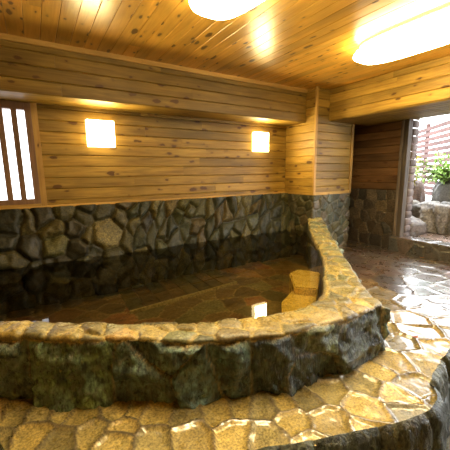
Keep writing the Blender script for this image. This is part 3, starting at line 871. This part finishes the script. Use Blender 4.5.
def wall_lamp(x0, x1, z0, z1, label):
    t = tag(empty('wall_lamp', ((x0 + x1) / 2, YB, z0)), label, 'wall lamp', 'wall lamps')
    m = MB(); m.box((x0 + .03, YB - .03, z0 + .03), (x1 - .03, YB + .005, z1 - .03), (1, 1, 1), .004); m.obj('back_plate', M_WHITE, t)
    m = MB(); m.box((x0, YB - .094, z0), (x1, YB - .022, z1), (1, 1, 1), .004); m.obj('shade', M_SCONCE_SIDE, t)
    m = MB(); m.box((x0 + .006, YB - .10, z0 + .006), (x1 - .006, YB - .0945, z1 - .006), (1, 1, 1), .002); m.obj('front_pane', M_SCONCE, t)
wall_lamp(.545, .835, 1.525, 1.812, 'square glowing wall lamp nearer the barred window')
wall_lamp(2.825, 3.085, 1.53, 1.812, 'square glowing wall lamp nearer the pillar')

# ------------------------------------------------------------------ garden outside the doorway
gr = MB()
def ground():
    X = np.linspace(XR + .04, 17, 190); Y = np.linspace(11, -3, 160)
    P = np.zeros((190, 160, 3)); P[..., 0] = X[:, None]; P[..., 1] = Y[None]; P[..., 2] = .17
    S = darts((XR, -3), (17, 11), 2, lambda p: .4, n=3500, seed=81)
    S3 = np.concatenate([S, np.full((len(S), 1), .17)], 1)
    V, F, C, cid, mm = masonry(P, S3, pick([(.30, .21, .17), (.24, .18, .15), (.34, .26, .21)], len(S), 31), (.2, .17, .14), joint=.01, rnd=.03, bulge=.02, rough=.01, seed=82, flip=True)
    tag(link('ground', mesh_np('ground', V, F, C), ST_FLOOR, None, True), 'wet reddish paving of the garden outside the doorway', 'ground', kind='structure')
ground()
def rock(name, loc, size, seed, col, mat=None, parent=None, amp=.32, sub=4):
    bm = bmesh.new(); bmesh.ops.create_icosphere(bm, subdivisions=sub, radius=1)
    v = np.array([q.co[:] for q in bm.verts])
    n = fbm(v * 1.1 + seed * 7.3, seed, 4) * amp + (ridged(v * 2.2 + seed, seed + 4, 3) - .3) * amp * .28
    v2 = np.sign(v) * np.abs(v) ** .8 * (1 + n)[:, None] * np.array(size)
    v2[:, 2] = np.maximum(v2[:, 2], -size[2] * .75)
    for q, c in zip(bm.verts, v2): q.co = c
    me = bpy.data.meshes.new(name); bm.to_mesh(me); bm.free()
    a = me.color_attributes.new('Col', 'FLOAT_COLOR', 'POINT')
    cc = np.ones((len(v), 4), np.float32); cc[:, :3] = np.array(col) * (1 + .4 * fbm(v * 3 + seed, seed, 3))[:, None]
    a.data.foreach_set('color', cc.ravel())
    o = link(name, me, mat or ST_OUT, None, True)
    o.location = loc
    if parent: o.parent = parent; o.matrix_parent_inverse = Matrix.Translation(-Vector(parent.location))
    return o
# outdoor rock basin
ob = tag(empty('garden_bath', (6.2, 2.6, .17)), 'outdoor rock basin of water just outside the doorway', 'outdoor bath')
def basin_wall():
    base = resample([(5.35, 3.6), (5.52, 2.95), (5.66, 2.2), (5.7, 1.3), (5.8, .2)], .02)
    prof = resample([(0, .195), (.02, .60), (.10, .635), (.30, .63), (.34, .30)], .02)
    P = np.zeros((len(base), len(prof), 3))
    P[..., 0] = base[:, None, 0] + prof[None, :, 0]; P[..., 1] = base[:, None, 1]; P[..., 2] = prof[None, :, 1]
    R = np.random.default_rng(9)
    S = [(b[0] + .05, b[1], R.uniform(.25, .6)) for b in base[4::12]] + [(b[0] + .15, b[1], .65) for b in base[9::14]]
    V, F, C, cid, mm = masonry(P, S, pick([(.17, .15, .12), (.11, .10, .085), (.21, .19, .165)], len(S), 33), (.16, .14, .12), joint=.006, rnd=.06, bulge=.07, rough=.04, rscale=6, warp=.05, seed=84, ridge=.02)
    link('rock_wall', mesh_np('rock_wall', V, F, C), ST_OUT, ob, True)
basin_wall()
m = MB(); m.add([(5.62, 3.7, .585), (5.85, .3, .585), (7.3, .3, .585), (7.3, 4.2, .585)], [(0, 1, 2, 3)]); w = m.obj('water', M_WATER_OUT, ob)
m = MB(); m.box((5.6, .2, .20), (7.4, 4.3, .3), (.09, .09, .07)); m.obj('basin_floor', ST_POOL, ob)

rock('garden_boulder', (6.85, 2.72, .72), (.32, .34, .36), 3, (.075, .065, .05))
tag(bpy.context.scene.objects['garden_boulder'], 'dark boulder under the leafy bush across the outdoor basin', 'boulder', 'garden boulders')
o = rock('garden_boulder', (6.75, 3.42, .62), (.26, .22, .34), 5, (.15, .085, .055)); tag(o, 'reddish brown boulder beside the yellowish plant across the basin', 'boulder', 'garden boulders')
o = rock('garden_boulder', (5.18, 2.62, .31), (.26, .20, .17), 8, (.13, .105, .085)); tag(o, 'low flat boulder in front of the basin wall by the door post', 'boulder', 'garden boulders')

# slatted fence
fence = tag(empty('slatted_fence', (12.4, 5.6, .17)), 'brown horizontal slatted fence closing the garden', 'fence')
u = np.array([-.7071, -.7071]); A0 = np.array([15.4, 8.6]); nrm = np.array([-.7071, .7071]) * -1
fm_ = MB()
def obox(mb, s0, s1, t0, t1, z0, z1, tone=(1, .5, 0)):
    vv = [(*(A0 + u * s + np.array([.7071, -.7071]) * t), z) for s in (s0, s1) for t in (t0, t1) for z in (z0, z1)]
    mb.add(vv, [(0, 1, 3, 2), (4, 6, 7, 5), (0, 4, 5, 1), (2, 3, 7, 6), (0, 2, 6, 4), (1, 5, 7, 3)], tone)
z = .30
while z < 2.85:
    obox(fm_, 0, 11.5, 0, .03, z, z + .148, (random.uniform(.8, 1), random.random(), 0)); z += .2
fm_.obj('slat_panel', WFENCE, fence)
for s in (.3, 3.1, 5.9, 8.7, 11.3):
    q = MB(); obox(q, s, s + .12, .03, .15, .16, 3.0, (.8, random.random(), 0)); q.obj('post', WFENCE, fence)

# plants
M_GREEN = plain('fresh_leaf', (.24, .38, .08), .45, var=.4, nscale=6)
M_YEL = plain('yellow_leaf', (.42, .36, .06), .5, var=.35, nscale=6)
M_STEM = plain('stem_bark', (.12, .08, .05), .8)
def plant(name, loc, R, n, lsize, mat, label, seed, droop=.3):
    t = tag(empty(name, loc), label, 'plant')
    R_ = random.Random(seed)
    V = []; F = []; SV = []; SF = []
    L = Vector(loc)
    def tube(a, b, r0, r1):
        d = (b - a).normalized(); x = d.orthogonal().normalized(); y = d.cross(x)
        k = len(SV)
        for p, r in ((a, r0), (b, r1)):
            for i in range(6):
                w = i * math.pi / 3; SV.append(tuple(p + x * math.cos(w) * r + y * math.sin(w) * r))
        for i in range(6): SF.append((k + i, k + (i + 1) % 6, k + 6 + (i + 1) % 6, k + 6 + i))
    tips = []
    for i in range(max(6, n // 22)):
        d = Vector((R_.gauss(0, 1) * R[0], R_.gauss(0, 1) * R[1], abs(R_.gauss(.6, .5)) * R[2]))
        mid = L + d * .5 + Vector((0, 0, R[2] * .25)); end = L + d + Vector((0, 0, R[2] * .12))
        tube(L, mid, .012, .008); tube(mid, end, .008, .003); tips += [(L, mid), (mid, end), (mid, end)]
    for i in range(n):
        a, b = R_.choice(tips); p = a.lerp(b, R_.uniform(.3, 1.05)) + Vector((R_.gauss(0, .05), R_.gauss(0, .05), R_.gauss(0, .05)))
        d = (b - a).normalized() + Vector((R_.gauss(0, .7), R_.gauss(0, .7), R_.gauss(-droop, .5))); d.normalize()
        s = d.cross(Vector((R_.gauss(0, .4), R_.gauss(0, .4), 1))).normalized(); nn = s.cross(d)
        l = lsize * R_.uniform(.6, 1.3); w = l * .26
        k = len(V)
        for f_, ww, up in ((0, 0, 0), (.35, w, .1), (.35, -w, .1), (.7, w * .7, .05), (.7, -w * .7, .05), (1, 0, -.12), (.35, 0, 0), (.7, 0, -.03)):
            V.append(tuple(p + d * l * f_ + s * ww + nn * up * l))
        F += [(k, k + 1, k + 6), (k, k + 6, k + 2), (k + 1, k + 3, k + 7, k + 6), (k + 6, k + 7, k + 4, k + 2), (k + 3, k + 5, k + 7), (k + 7, k + 5, k + 4)]
    link('foliage', mesh_np('foliage', V, F), mat, t); link('stems', mesh_np('stems', SV, SF), M_STEM, t)
plant('garden_bush', (6.72, 2.80, 1.02), (.17, .26, .34), 560, .10, M_GREEN, 'leafy green bush above the dark boulder outside the doorway', 2)
plant('garden_shrub', (6.62, 3.36, .9), (.10, .09, .46), 150, .09, M_YEL, 'small yellowish shrub beside the door post outside', 5)
ev = MB(); ev.box((XR + .12, -1.2, 2.44), (XR + 1.0, 3.6, 2.56), (.8, .5, 0), .01)  # unseen overhang, added to keep overhead sky light off the garden
tag(ev.obj('sky_blocker', WOLD), 'unseen timber overhang added over the garden doorway to cut sky light', 'sky_blocker', kind='structure')

# ------------------------------------------------------------------ world and camera
w = bpy.data.worlds.new('overcast'); SC.world = w; w.use_nodes = True
bg = w.node_tree.nodes['Background']; bg.inputs[0].default_value = (.92, .96, 1.0, 1); bg.inputs[1].default_value = 6.5

cam = bpy.data.cameras.new('camera'); co = bpy.data.objects.new('camera', cam); COL.objects.link(co)
yaw, pitch, roll = math.radians(31.698), math.radians(9.668), math.radians(-.704)
cy_, sy_, cp, sp = math.cos(yaw), math.sin(yaw), math.cos(pitch), math.sin(pitch)
fwd = Vector((sy_ * cp, cy_ * cp, -sp)); right = Vector((cy_, -sy_, 0)); up = right.cross(fwd)
r = right * math.cos(roll) + up * math.sin(roll); uu = -right * math.sin(roll) + up * math.cos(roll)
M = Matrix((r, uu, -fwd)).transposed().to_4x4(); M.translation = Vector((0, 0, 1.22))
co.matrix_world = M
cam.sensor_fit = 'HORIZONTAL'; cam.sensor_width = 36; cam.lens = 305.47 * 36 / 450
cam.clip_start = .02
SC.camera = co
SC.view_settings.view_transform = 'Standard'; SC.view_settings.look = 'None'; SC.view_settings.gamma = 1; SC.view_settings.use_curve_mapping = False
SC.view_settings.exposure = 0.62
SC.cycles.use_denoising = True
SC.cycles.max_bounces = 10; SC.cycles.diffuse_bounces = 5; SC.cycles.transparent_max_bounces = 12
SC.cycles.sample_clamp_indirect = 6
